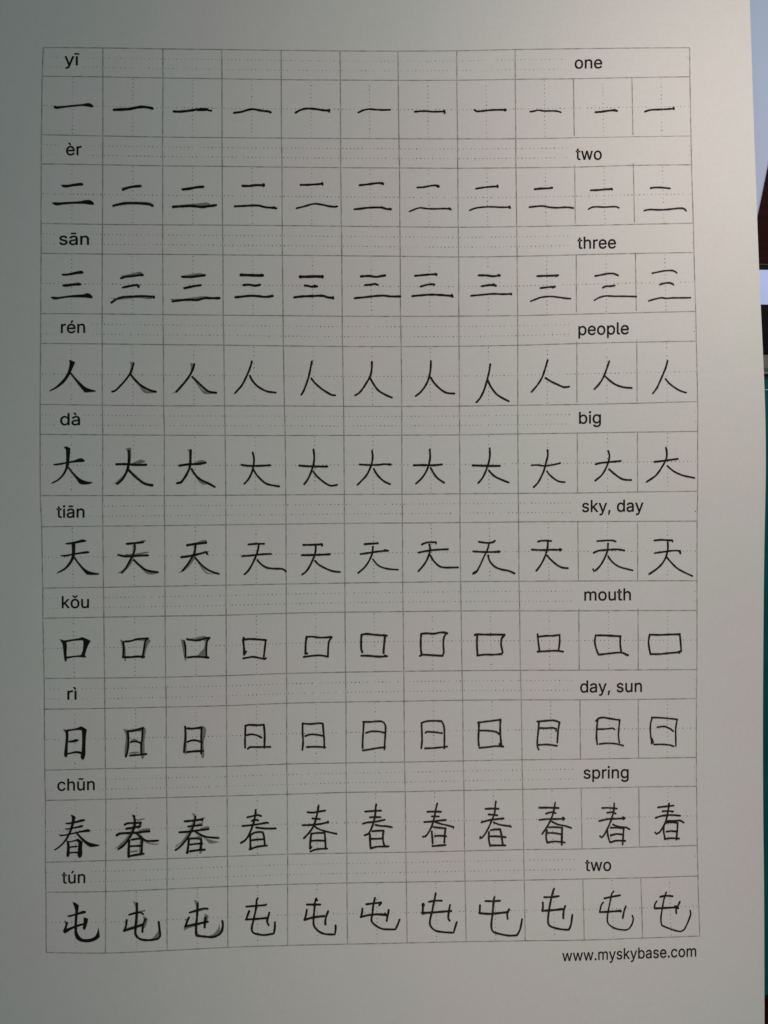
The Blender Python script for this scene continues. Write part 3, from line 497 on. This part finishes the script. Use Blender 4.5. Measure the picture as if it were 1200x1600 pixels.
9: 724,256 712,290 700,350 690,420 695,462 730,478 780,495 815,501 835,490 860,440 877,390 873,370 | 11: 687,284 720,278 762,281 | 9: 664,312 653,330 650,355 | 11: 653,357 720,354 790,350 | 10: 808,316 795,345 785,362 787,387 | 13: 780,345 798,355'''
GLYPH_TXT = '''{"y":[389,[[[47,-139],[61,-86],[71,-87],[83,-89],[94,-90],[104,-89],[113,-86],[122,-81],[130,-74],[138,-64],[145,-51],[151,-36],[163,-1],[17,379],[84,379],[165,155],[173,132],[180,109],[187,87],[193,64],[199,42],[206,21],[184,21],[190,42],[196,64],[202,87],[209,110],[216,132],[224,155],[305,379],[371,379],[204,-58],[196,-77],[187,-93],[177,-107],[165,-119],[153,-128],[139,-136],[125,-141],[109,-144],[91,-145],[82,-145],[73,-144],[65,-143],[57,-142],[52,-140]]]],"ī":[166,[[[53,0],[53,379],[114,379],[114,0]],[[178,506],[178,458],[-11,458],[-11,506]]]],"è":[404,[[[212,-8],[177,-5],[145,3],[117,16],[92,35],[72,58],[56,85],[44,116],[37,150],[34,187],[36,224],[44,258],[55,290],[71,317],[91,340],[115,359],[142,373],[172,382],[205,384],[226,383],[246,380],[266,374],[285,366],[303,355],[319,341],[334,324],[347,305],[357,282],[365,256],[370,227],[371,194],[371,169],[75,169],[75,221],[338,221],[310,202],[308,226],[304,248],[298,269],[288,286],[277,301],[263,314],[246,323],[227,328],[205,330],[183,328],[164,323],[146,313],[131,301],[119,286],[109,270],[102,251],[97,231],[96,211],[96,178],[98,151],[102,127],[110,106],[121,88],[135,73],[151,61],[169,53],[190,48],[212,46],[227,47],[241,49],[254,53],[265,58],[276,65],[285,73],[294,82],[300,93],[306,105],[365,91],[358,72],[348,55],[335,39],[320,26],[302,14],[283,4],[261,-3],[237,-7]],[[180,429],[114,529],[182,529],[230,429]]]],"r":[259,[[[53,0],[53,379],[112,379],[112,321],[115,321],[124,339],[137,354],[152,367],[171,377],[191,383],[213,385],[218,385],[223,385],[229,384],[235,384],[240,384],[243,384],[243,322],[241,323],[236,324],[230,324],[223,325],[215,326],[207,326],[190,324],[174,321],[159,315],[146,306],[135,296],[126,284],[119,269],[115,254],[114,237],[114,0]]]],"s":[365,[[[182,-8],[157,-7],[133,-3],[112,3],[93,12],[76,24],[62,38],[50,54],[41,73],[36,94],[94,107],[101,87],[111,72],[124,60],[141,52],[160,47],[181,45],[206,47],[227,53],[244,62],[258,74],[265,88],[268,103],[266,115],[262,126],[254,136],[243,144],[229,150],[212,155],[149,170],[118,180],[92,192],[72,208],[58,227],[50,249],[47,274],[49,295],[55,314],[65,332],[79,347],[95,360],[115,370],[137,378],[161,383],[187,384],[212,383],[234,379],[254,372],[271,363],[286,352],[299,339],[309,324],[318,308],[324,290],[268,277],[262,291],[254,304],[243,316],[228,325],[210,331],[187,333],[166,331],[147,326],[131,317],[119,305],[111,292],[109,277],[110,264],[115,253],[124,243],[136,235],[152,229],[172,223],[229,209],[261,200],[287,187],[306,171],[320,153],[328,131],[331,107],[329,85],[323,65],[312,47],[298,31],[281,18],[260,6],[236,-2],[210,-7]]]],"ā":[389,[[[160,-9],[137,-7],[115,-3],[94,5],[76,15],[60,29],[48,45],[38,63],[32,84],[30,108],[32,128],[36,146],[43,161],[53,174],[64,184],[78,193],[92,200],[108,206],[125,211],[143,214],[161,217],[178,220],[200,223],[218,225],[234,227],[247,229],[257,231],[265,235],[271,240],[274,246],[276,255],[276,257],[275,272],[272,285],[267,297],[260,307],[251,315],[240,322],[227,327],[212,330],[196,331],[178,330],[163,327],[149,322],[137,316],[127,309],[118,301],[110,292],[104,283],[100,274],[41,291],[51,313],[64,331],[79,346],[95,358],[114,368],[133,375],[153,380],[173,383],[194,384],[208,384],[223,382],[239,379],[255,375],[271,369],[286,360],[300,350],[312,336],[322,320],[330,301],[335,278],[337,251],[337,0],[277,0],[277,52],[272,52],[267,43],[260,34],[252,25],[242,16],[229,8],[215,1],[199,-4],[181,-7]],[[170,45],[192,47],[211,51],[228,59],[242,68],[254,80],[263,93],[270,108],[274,122],[276,138],[276,190],[272,187],[267,184],[259,182],[251,180],[241,178],[231,176],[221,174],[210,173],[200,171],[191,170],[182,169],[175,168],[161,166],[147,163],[134,159],[122,153],[112,147],[103,139],[97,130],[93,118],[92,105],[93,93],[96,82],[102,72],[109,64],[119,57],[130,52],[142,48],[156,46]],[[284,506],[284,458],[95,458],[95,506]]]],"n":[409,[[[114,227],[114,0],[53,0],[53,379],[112,379],[112,287],[102,287],[116,319],[132,344],[152,362],[175,374],[200,382],[227,384],[252,383],[275,377],[295,369],[313,356],[328,340],[341,321],[350,298],[355,271],[357,240],[357,0],[296,0],[296,235],[293,263],[286,286],[273,304],[256,318],[235,326],[210,329],[192,328],[176,324],[161,317],[147,308],[136,297],[126,283],[119,266],[115,248]]]],"é":[404,[[[212,-8],[177,-5],[145,3],[117,16],[92,35],[72,58],[56,85],[44,116],[37,150],[34,187],[36,224],[44,258],[55,290],[71,317],[91,340],[115,359],[142,373],[172,382],[205,384],[226,383],[246,380],[266,374],[285,366],[303,355],[319,341],[334,324],[347,305],[357,282],[365,256],[370,227],[371,194],[371,169],[75,169],[75,221],[338,221],[310,202],[308,226],[304,248],[298,269],[288,286],[277,301],[263,314],[246,323],[227,328],[205,330],[183,328],[164,323],[146,313],[131,301],[119,286],[109,270],[102,251],[97,231],[96,211],[96,178],[98,151],[102,127],[110,106],[121,88],[135,73],[151,61],[169,53],[190,48],[212,46],[227,47],[241,49],[254,53],[265,58],[276,65],[285,73],[294,82],[300,93],[306,105],[365,91],[358,72],[348,55],[335,39],[320,26],[302,14],[283,4],[261,-3],[237,-7]],[[177,429],[225,529],[293,529],[227,429]]]],"d":[424,[[[195,-8],[165,-6],[137,3],[111,16],[89,34],[70,57],[55,84],[43,116],[36,151],[34,189],[36,227],[43,261],[55,293],[70,320],[89,342],[112,361],[137,374],[165,382],[196,384],[218,383],[237,379],[253,373],[267,364],[278,355],[287,346],[295,336],[301,327],[306,319],[311,319],[311,509],[372,509],[372,0],[313,0],[313,59],[307,59],[301,50],[295,41],[287,31],[277,21],[266,12],[252,4],[236,-3],[217,-7]],[[205,47],[226,49],[246,55],[263,65],[278,78],[290,95],[299,115],[306,138],[310,162],[312,189],[310,216],[306,241],[300,263],[290,282],[278,299],[263,312],[246,322],[227,328],[205,330],[182,328],[162,322],[145,311],[130,298],[118,281],[108,261],[102,239],[98,215],[96,189],[98,163],[102,139],[109,117],[118,97],[130,80],[145,66],[162,55],[182,49]]]],"à":[389,[[[160,-9],[137,-7],[115,-3],[94,5],[76,15],[60,29],[48,45],[38,63],[32,84],[30,108],[32,128],[36,146],[43,161],[53,174],[64,184],[78,193],[92,200],[108,206],[125,211],[143,214],[161,217],[178,220],[200,223],[218,225],[234,227],[247,229],[257,231],[265,235],[271,240],[274,246],[276,255],[276,257],[275,272],[272,285],[267,297],[260,307],[251,315],[240,322],[227,327],[212,330],[196,331],[178,330],[163,327],[149,322],[137,316],[127,309],[118,301],[110,292],[104,283],[100,274],[41,291],[51,313],[64,331],[79,346],[95,358],[114,368],[133,375],[153,380],[173,383],[194,384],[208,384],[223,382],[239,379],[255,375],[271,369],[286,360],[300,350],[312,336],[322,320],[330,301],[335,278],[337,251],[337,0],[277,0],[277,52],[272,52],[267,43],[260,34],[252,25],[242,16],[229,8],[215,1],[199,-4],[181,-7]],[[170,45],[192,47],[211,51],[228,59],[242,68],[254,80],[263,93],[270,108],[274,122],[276,138],[276,190],[272,187],[267,184],[259,182],[251,180],[241,178],[231,176],[221,174],[210,173],[200,171],[191,170],[182,169],[175,168],[161,166],[147,163],[134,159],[122,153],[112,147],[103,139],[97,130],[93,118],[92,105],[93,93],[96,82],[102,72],[109,64],[119,57],[130,52],[142,48],[156,46]],[[165,429],[99,529],[168,529],[215,429]]]],"t":[227,[[[204,379],[204,327],[6,327],[6,379]],[[65,471],[126,471],[126,98],[127,83],[130,70],[136,61],[144,55],[156,51],[170,50],[175,50],[180,50],[185,51],[191,52],[197,53],[202,54],[213,2],[207,0],[200,-2],[192,-3],[184,-3],[176,-4],[168,-4],[138,-1],[113,7],[92,21],[77,41],[68,64],[65,93]]]],"i":[166,[[[53,0],[53,379],[114,379],[114,0]],[[84,443],[73,444],[63,448],[54,455],[47,463],[43,472],[41,483],[43,494],[47,504],[54,512],[63,518],[73,522],[84,524],[95,522],[105,518],[114,512],[121,504],[125,494],[126,483],[125,472],[121,463],[114,455],[105,448],[95,444]]]],"ǎ":[389,[[[160,-9],[137,-7],[115,-3],[94,5],[76,15],[60,29],[48,45],[38,63],[32,84],[30,108],[32,128],[36,146],[43,161],[53,174],[64,184],[78,193],[92,200],[108,206],[125,211],[143,214],[161,217],[178,220],[200,223],[218,225],[234,227],[247,229],[257,231],[265,235],[271,240],[274,246],[276,255],[276,257],[275,272],[272,285],[267,297],[260,307],[251,315],[240,322],[227,327],[212,330],[196,331],[178,330],[163,327],[149,322],[137,316],[127,309],[118,301],[110,292],[104,283],[100,274],[41,291],[51,313],[64,331],[79,346],[95,358],[114,368],[133,375],[153,380],[173,383],[194,384],[208,384],[223,382],[239,379],[255,375],[271,369],[286,360],[300,350],[312,336],[322,320],[330,301],[335,278],[337,251],[337,0],[277,0],[277,52],[272,52],[267,43],[260,34],[252,25],[242,16],[229,8],[215,1],[199,-4],[181,-7]],[[170,45],[192,47],[211,51],[228,59],[242,68],[254,80],[263,93],[270,108],[274,122],[276,138],[276,190],[272,187],[267,184],[259,182],[251,180],[241,178],[231,176],[221,174],[210,173],[200,171],[191,170],[182,169],[175,168],[161,166],[147,163],[134,159],[122,153],[112,147],[103,139],[97,130],[93,118],[92,105],[93,93],[96,82],[102,72],[109,64],[119,57],[130,52],[142,48],[156,46]],[[140,529],[189,469],[238,529],[299,529],[299,526],[218,435],[160,435],[80,526],[80,529]]]],"k":[380,[[[110,137],[110,212],[121,212],[284,379],[360,379],[184,199],[177,199]],[[53,0],[53,509],[114,509],[114,0]],[[294,0],[148,186],[191,229],[372,0]]]],"ǒ":[415,[[[207,-8],[174,-5],[144,3],[117,16],[93,35],[72,58],[56,85],[44,116],[37,150],[34,187],[37,225],[44,260],[56,291],[72,318],[93,341],[117,360],[144,374],[174,382],[207,384],[241,382],[271,374],[299,360],[323,341],[343,318],[359,291],[371,260],[379,225],[381,187],[379,150],[371,116],[359,85],[343,58],[323,35],[299,16],[271,3],[241,-5]],[[207,46],[231,49],[252,55],[270,66],[285,80],[298,97],[307,117],[314,139],[318,163],[319,187],[318,212],[314,236],[307,258],[298,278],[285,296],[270,310],[252,321],[231,328],[207,330],[184,328],[163,321],[145,310],[130,296],[118,278],[108,258],[102,236],[98,212],[96,187],[98,163],[102,139],[108,117],[118,97],[130,80],[145,66],[163,55],[184,49]],[[158,529],[207,469],[256,529],[317,529],[317,526],[236,435],[178,435],[98,526],[98,529]]]],"u":[410,[[[182,-5],[158,-3],[135,2],[115,11],[97,23],[82,39],[69,59],[60,82],[54,109],[53,139],[53,379],[114,379],[114,144],[116,117],[124,94],[137,75],[154,61],[175,53],[200,50],[218,51],[234,55],[249,62],[263,71],[274,83],[283,97],[290,113],[295,132],[296,153],[296,379],[357,379],[357,0],[298,0],[298,92],[307,92],[294,60],[277,35],[257,17],[234,5],[209,-3]]]],"ì":[166,[[[53,0],[53,379],[114,379],[114,0]],[[59,429],[-6,529],[62,529],[110,429]]]],"c":[395,[[[207,-8],[174,-5],[144,3],[117,16],[93,35],[72,58],[56,85],[44,116],[37,150],[34,187],[37,225],[44,260],[56,291],[72,318],[93,341],[117,360],[144,374],[174,382],[207,384],[226,384],[243,381],[260,377],[276,371],[291,364],[305,356],[318,346],[330,335],[340,322],[349,308],[356,293],[362,277],[303,262],[300,272],[295,281],[290,289],[284,297],[278,304],[270,311],[261,316],[252,321],[242,325],[231,328],[220,329],[207,330],[184,328],[163,321],[145,310],[130,296],[118,278],[108,258],[102,236],[98,212],[96,187],[98,163],[102,139],[108,117],[118,97],[130,80],[145,66],[163,55],[184,49],[207,46],[220,47],[232,49],[243,52],[253,55],[262,60],[271,66],[279,73],[285,80],[292,89],[297,98],[301,107],[304,117],[363,102],[357,86],[350,70],[341,56],[331,43],[319,32],[306,21],[292,12],[277,5],[261,-1],[244,-5],[226,-7]]]],"h":[410,[[[114,227],[114,0],[53,0],[53,509],[114,509],[114,287],[102,287],[116,319],[132,344],[152,362],[175,374],[200,382],[227,384],[252,383],[275,377],[295,369],[313,356],[328,340],[341,321],[350,298],[355,271],[357,240],[357,0],[296,0],[296,235],[293,263],[286,286],[273,304],[256,318],[235,326],[210,329],[192,328],[176,324],[161,317],[147,308],[136,297],[126,283],[119,266],[115,248]]]],"ū":[410,[[[182,-5],[158,-3],[135,2],[115,11],[97,23],[82,39],[69,59],[60,82],[54,109],[53,139],[53,379],[114,379],[114,144],[116,117],[124,94],[137,75],[154,61],[175,53],[200,50],[218,51],[234,55],[249,62],[263,71],[274,83],[283,97],[290,113],[295,132],[296,153],[296,379],[357,379],[357,0],[298,0],[298,92],[307,92],[294,60],[277,35],[257,17],[234,5],[209,-3]],[[299,506],[299,458],[110,458],[110,506]]]],"ú":[410,[[[182,-5],[158,-3],[135,2],[115,11],[97,23],[82,39],[69,59],[60,82],[54,109],[53,139],[53,379],[114,379],[114,144],[116,117],[124,94],[137,75],[154,61],[175,53],[200,50],[218,51],[234,55],[249,62],[263,71],[274,83],[283,97],[290,113],[295,132],[296,153],[296,379],[357,379],[357,0],[298,0],[298,92],[307,92],[294,60],[277,35],[257,17],[234,5],[209,-3]],[[178,429],[226,529],[294,529],[228,429]]]],"o":[415,[[[207,-8],[174,-5],[144,3],[117,16],[93,35],[72,58],[56,85],[44,116],[37,150],[34,187],[37,225],[44,260],[56,291],[72,318],[93,341],[117,360],[144,374],[174,382],[207,384],[241,382],[271,374],[299,360],[323,341],[343,318],[359,291],[371,260],[379,225],[381,187],[379,150],[371,116],[359,85],[343,58],[323,35],[299,16],[271,3],[241,-5]],[[207,46],[231,49],[252,55],[270,66],[285,80],[298,97],[307,117],[314,139],[318,163],[319,187],[318,212],[314,236],[307,258],[298,278],[285,296],[270,310],[252,321],[231,328],[207,330],[184,328],[163,321],[145,310],[130,296],[118,278],[108,258],[102,236],[98,212],[96,187],[98,163],[102,139],[108,117],[118,97],[130,80],[145,66],[163,55],[184,49]]]],"w":[567,[[[138,0],[23,379],[87,379],[133,214],[140,190],[147,164],[154,137],[161,107],[168,75],[175,41],[165,41],[172,74],[179,105],[186,135],[192,163],[199,189],[206,214],[252,379],[316,379],[362,214],[368,189],[375,163],[382,136],[388,106],[395,75],[402,41],[391,41],[399,75],[406,106],[413,135],[420,163],[427,189],[434,214],[480,379],[545,379],[429,0],[368,0],[319,172],[314,189],[309,207],[305,225],[300,243],[295,262],[291,280],[286,299],[281,318],[277,338],[291,338],[286,319],[281,299],[277,280],[272,262],[267,243],[263,225],[258,207],[253,189],[248,172],[199,0]]]],"e":[404,[[[212,-8],[177,-5],[145,3],[117,16],[92,35],[72,58],[56,85],[44,116],[37,150],[34,187],[36,224],[44,258],[55,290],[71,317],[91,340],[115,359],[142,373],[172,382],[205,384],[226,383],[246,380],[266,374],[285,366],[303,355],[319,341],[334,324],[347,305],[357,282],[365,256],[370,227],[371,194],[371,169],[75,169],[75,221],[338,221],[310,202],[308,226],[304,248],[298,269],[288,286],[277,301],[263,314],[246,323],[227,328],[205,330],[183,328],[164,323],[146,313],[131,301],[119,286],[109,270],[102,251],[97,231],[96,211],[96,178],[98,151],[102,127],[110,106],[121,88],[135,73],[151,61],[169,53],[190,48],[212,46],[227,47],[241,49],[254,53],[265,58],[276,65],[285,73],[294,82],[300,93],[306,105],[365,91],[358,72],[348,55],[335,39],[320,26],[302,14],[283,4],[261,-3],[237,-7]]]],"p":[424,[[[53,-143],[53,379],[112,379],[112,319],[118,319],[123,327],[130,336],[137,346],[147,355],[158,364],[171,373],[188,379],[207,383],[229,384],[259,382],[287,374],[313,361],[335,342],[354,320],[370,293],[381,261],[388,227],[390,189],[388,151],[381,116],[370,84],[355,57],[336,34],[313,16],[288,3],[260,-6],[229,-8],[208,-7],[189,-3],[173,4],[159,12],[147,21],[138,31],[130,41],[124,50],[118,59],[114,59],[114,-143]],[[220,47],[242,49],[262,55],[279,66],[294,80],[306,97],[316,117],[323,139],[327,163],[328,189],[327,215],[323,239],[316,261],[307,281],[295,298],[280,311],[262,322],[243,328],[220,330],[198,328],[178,322],[161,312],[147,299],[134,282],[125,263],[118,241],[114,216],[113,189],[114,162],[118,138],[125,115],[135,95],[147,78],[162,65],[179,55],[198,49]]]],"l":[189,[[[139,-2],[112,0],[91,8],[74,20],[62,37],[55,59],[53,84],[53,509],[114,509],[114,99],[114,83],[117,71],[120,62],[126,57],[135,53],[146,52],[152,52],[157,52],[160,53],[164,53],[167,54],[170,54],[181,3],[175,1],[169,0],[162,-1],[154,-2],[147,-2]]]],"b":[424,[[[229,-8],[208,-7],[189,-3],[172,4],[159,12],[147,21],[138,31],[130,41],[123,50],[118,59],[112,59],[112,0],[53,0],[53,509],[114,509],[114,319],[118,319],[123,327],[130,336],[137,346],[147,355],[158,364],[171,373],[188,379],[207,383],[229,384],[259,382],[287,374],[313,361],[335,342],[354,320],[370,293],[381,261],[388,227],[390,189],[388,151],[381,116],[370,84],[355,57],[336,34],[313,16],[288,3],[260,-6]],[[220,47],[242,49],[262,55],[279,66],[294,80],[306,97],[316,117],[323,139],[327,163],[328,189],[327,215],[323,239],[316,261],[307,281],[295,298],[280,311],[262,322],[243,328],[220,330],[198,328],[178,322],[161,312],[147,299],[134,282],[125,263],[118,241],[114,216],[113,189],[114,162],[118,138],[125,115],[135,95],[147,78],[162,65],[179,55],[198,49]]]],"g":[425,[[[207,-151],[180,-149],[156,-146],[134,-140],[114,-132],[97,-122],[82,-110],[70,-97],[59,-84],[51,-69],[101,-41],[107,-49],[114,-57],[122,-66],[131,-74],[142,-82],[154,-88],[169,-93],[187,-96],[207,-97],[236,-95],[261,-87],[282,-75],[298,-58],[308,-34],[311,-6],[311,68],[306,68],[301,60],[294,51],[287,41],[277,32],[266,23],[252,16],[236,10],[217,6],[195,5],[165,7],[138,14],[113,27],[90,43],[71,65],[55,90],[43,120],[36,154],[34,191],[36,229],[43,263],[55,293],[71,320],[90,342],[112,361],[138,374],[166,382],[196,384],[218,383],[237,379],[253,373],[267,365],[279,356],[288,346],[296,336],[302,327],[308,319],[313,319],[313,379],[372,379],[372,-9],[370,-40],[363,-67],[350,-90],[334,-109],[314,-124],[291,-136],[265,-144],[237,-149]],[[205,59],[227,61],[246,66],[264,75],[278,87],[290,103],[300,121],[307,142],[311,166],[312,193],[311,219],[307,242],[300,264],[291,283],[279,299],[264,312],[247,322],[227,328],[205,330],[182,328],[163,322],[145,312],[130,298],[118,282],[109,262],[102,241],[98,218],[96,193],[98,167],[102,144],[109,123],[118,104],[131,88],[145,76],[163,66],[183,61]]]],",":[188,[[[38,-119],[68,71],[137,71],[84,-119]]]],"m":[610,[[[53,0],[53,379],[112,379],[112,295],[108,295],[114,314],[122,331],[132,346],[144,358],[158,368],[172,376],[187,382],[203,385],[219,386],[245,383],[268,375],[287,361],[303,342],[314,320],[321,295],[312,295],[318,312],[326,329],[337,343],[350,356],[364,366],[381,375],[398,381],[417,385],[437,386],[458,385],[478,380],[497,372],[514,361],[529,346],[541,328],[550,307],[555,283],[557,255],[557,0],[496,0],[496,254],[493,279],[485,298],[473,313],[456,323],[438,329],[419,330],[402,329],[387,326],[374,320],[363,312],[353,302],[345,290],[340,277],[336,263],[335,247],[335,0],[274,0],[274,260],[272,280],[265,297],[253,311],[238,322],[220,328],[199,330],[185,329],[171,326],[158,320],[145,312],[135,302],[126,289],[119,274],[115,257],[114,238],[114,0]]]],".":[188,[[[95,-4],[83,-3],[73,1],[63,9],[55,18],[51,29],[50,41],[51,53],[55,64],[63,73],[73,81],[83,85],[95,87],[107,85],[118,81],[128,73],[135,64],[140,53],[141,41],[140,29],[135,18],[128,9],[118,1],[107,-3]]]],"a":[389,[[[160,-9],[137,-7],[115,-3],[94,5],[76,15],[60,29],[48,45],[38,63],[32,84],[30,108],[32,128],[36,146],[43,161],[53,174],[64,184],[78,193],[92,200],[108,206],[125,211],[143,214],[161,217],[178,220],[200,223],[218,225],[234,227],[247,229],[257,231],[265,235],[271,240],[274,246],[276,255],[276,257],[275,272],[272,285],[267,297],[260,307],[251,315],[240,322],[227,327],[212,330],[196,331],[178,330],[163,327],[149,322],[137,316],[127,309],[118,301],[110,292],[104,283],[100,274],[41,291],[51,313],[64,331],[79,346],[95,358],[114,368],[133,375],[153,380],[173,383],[194,384],[208,384],[223,382],[239,379],[255,375],[271,369],[286,360],[300,350],[312,336],[322,320],[330,301],[335,278],[337,251],[337,0],[277,0],[277,52],[272,52],[267,43],[260,34],[252,25],[242,16],[229,8],[215,1],[199,-4],[181,-7]],[[170,45],[192,47],[211,51],[228,59],[242,68],[254,80],[263,93],[270,108],[274,122],[276,138],[276,190],[272,187],[267,184],[259,182],[251,180],[241,178],[231,176],[221,174],[210,173],[200,171],[191,170],[182,169],[175,168],[161,166],[147,163],[134,159],[122,153],[112,147],[103,139],[97,130],[93,118],[92,105],[93,93],[96,82],[102,72],[109,64],[119,57],[130,52],[142,48],[156,46]]]]}'''

# ---------------------------------------------------------------- printed grid
NODES = [[tuple(map(float, c.split(','))) for c in l.split()] for l in NODES_TXT.strip().splitlines()]
LW = 1.55
for r, row in enumerate(NODES):
    m = Marks(LV)
    if r == 2:
        m.ribbon(row[:9] + [(892, 215.6)], LW, False, .12); m.ribbon([(892, 215.6)] + row[9:], LW * .62, False, .12)
    else: m.ribbon(row, LW, False, .12)
    m.make('grid_line', M_LINE)
for c in range(12):
    if c in (9, 10):
        for r in range(1, 20, 2):
            a, b = NODES[r][c], NODES[r + 1][c]
            d = 3.0 if r in (3, 7, 13) else 1
            m = Marks(LV + .00002); m.ribbon([(a[0], a[1] - d), (b[0], b[1] - (0 if r > 8 else 3))], LW, False, .12); m.make('grid_line', M_LINE)
    else:
        m = Marks(LV + .00002); m.ribbon([NODES[r][c] for r in range(21)], LW, False, .12); m.make('grid_line', M_LINE)
WORDS = [l.split('|') for l in WORDS_TXT.strip().splitlines()]
WORDS = [(t, tuple(map(float, a.split(','))), tuple(map(float, b.split(',')))) for t, a, b in WORDS]
dots = Marks(LV + .00001)
def dot(x, y, s=1.0):
    L = dots.lift; h = random.choice((.55, .65, .75, .85, 1.0)) * s; b = len(dots.v)
    x += random.uniform(-.15, .15); y += random.uniform(-.15, .15)
    for k in range(5):
        a = k * 2 * math.pi / 5 + .3; dots.v.append(P(x + math.cos(a) * h, y + math.sin(a) * h, L))
    dots.f.append(tuple(range(b, b + 5)))
def lerp(a, b, t): return (a[0] + (b[0] - a[0]) * t, a[1] + (b[1] - a[1]) * t)
def dotline(a, b, skip=None, s=1.0):
    n = round(math.dist(a, b) / 6.15)
    for k in range(n):
        q = lerp(a, b, (k + .5) / n)
        if skip and skip[0] < q[0] < skip[1]: continue
        if random.random() < .04: continue
        dot(*q, s)
for r in range(20):
    for c in range(11):
        A_, B_, C_, D_ = NODES[r][c], NODES[r][c + 1], NODES[r + 1][c], NODES[r + 1][c + 1]
        if r % 2 == 0:
            wd = WORDS[r // 2]
            for t in (.345, .675):
                s = .8 if (c == 0 or r < 2) else 1
                if c < 8: dotline(lerp(A_, C_, t), lerp(B_, D_, t), (wd[1][0] - 6, wd[2][0] + 6) if c == 0 else None, s)
                elif c == 8:
                    a = lerp(A_, C_, t); b = lerp(B_, D_, t); dotline(a, lerp(a, b, .9), None, s)
                elif c == 10:
                    b = lerp(B_, D_, t); dot(b[0] - 3, b[1], .9)
        else:
            dotline(lerp(A_, C_, .5), lerp(B_, D_, .5))
            dotline(lerp(A_, B_, .5), lerp(C_, D_, .5))
d = dots.make('guide_dots', M_DOT); d['kind'] = 'stuff'

# ---------------------------------------------------------------- printed words
GLYPH = json.loads(GLYPH_TXT)
for t, a, b in WORDS:
    lay = []; x = 0
    for ch in t:
        if ch == ' ': x += 205; continue
        adv, loops = GLYPH[ch]; lay.append((x, loops)); x += adv
    xs = [x0 + p[0] for x0, ls in lay for l in ls for p in l]; lo, hi = min(xs), max(xs)
    sx = (b[0] - a[0]) / (hi - lo); sy = (12.9 if t.startswith('www') else 14.1) / 384
    m = Marks(LV + .00002)
    for x0, ls in lay:
        L2 = []
        for l in ls:
            q = []
            for p in l:
                u = (x0 + p[0] - lo) * sx
                q.append((a[0] + u, a[1] + (b[1] - a[1]) * u / (b[0] - a[0]) - p[1] * sy))
            L2.append(q)
        m.fill(L2, 0.5 if t.startswith('www') else 0.65)
    o = m.make('printed_word', M_PRINT)
    o['label'] = 'printed word "%s"' % t

# ---------------------------------------------------------------- characters
ox = oy = 0; sc = 4.0; cells = {}
for line in STROKES_TXT.strip().splitlines():
    if line[0] == '@':
        q = line[1:].split(','); ox, oy = float(q[0]), float(q[1]); sc = float(q[2]) if len(q) > 2 else 4.0; continue
    black = Marks(LV + .00006); grey = Marks(LV + .00003); poly = False
    for s in line.split('|'):
        s = s.strip(); head, rest = s.split(None, 1)
        pts = [tuple(map(float, c.split(','))) for c in rest.split()]
        pts = [(ox + x / sc, oy + y / sc) for x, y in pts]
        if head == 'P': black.fill([smooth_loop(pts)], 0.6); poly = True
        elif head == 'P4': grey.fill([smooth_loop(pts)])
        else:
            wd = float(head.rstrip(':')) / sc
            black.ribbon(pts, wd * (1.55 if sc > 4 else 1.15 if oy >= 1330 else 1.3), True, .12)
    row = min(range(10), key=lambda r: abs(P(600, (NODES[2 * r + 1][5][1] + NODES[2 * r + 2][5][1]) / 2).y - sum(q.y for q in black.v) / len(black.v)))
    said = WORDS[row][0]
    if grey.v:
        grey.make('faint_template', M_GREY)['label'] = 'faint grey printed character "%s" under the pen strokes' % said
    o = black.make('printed_character' if poly else 'written_character', M_PRINT if poly else M_INK)
    o['label'] = ('brush-style printed character "%s"' if poly else 'pen-written character "%s"') % said
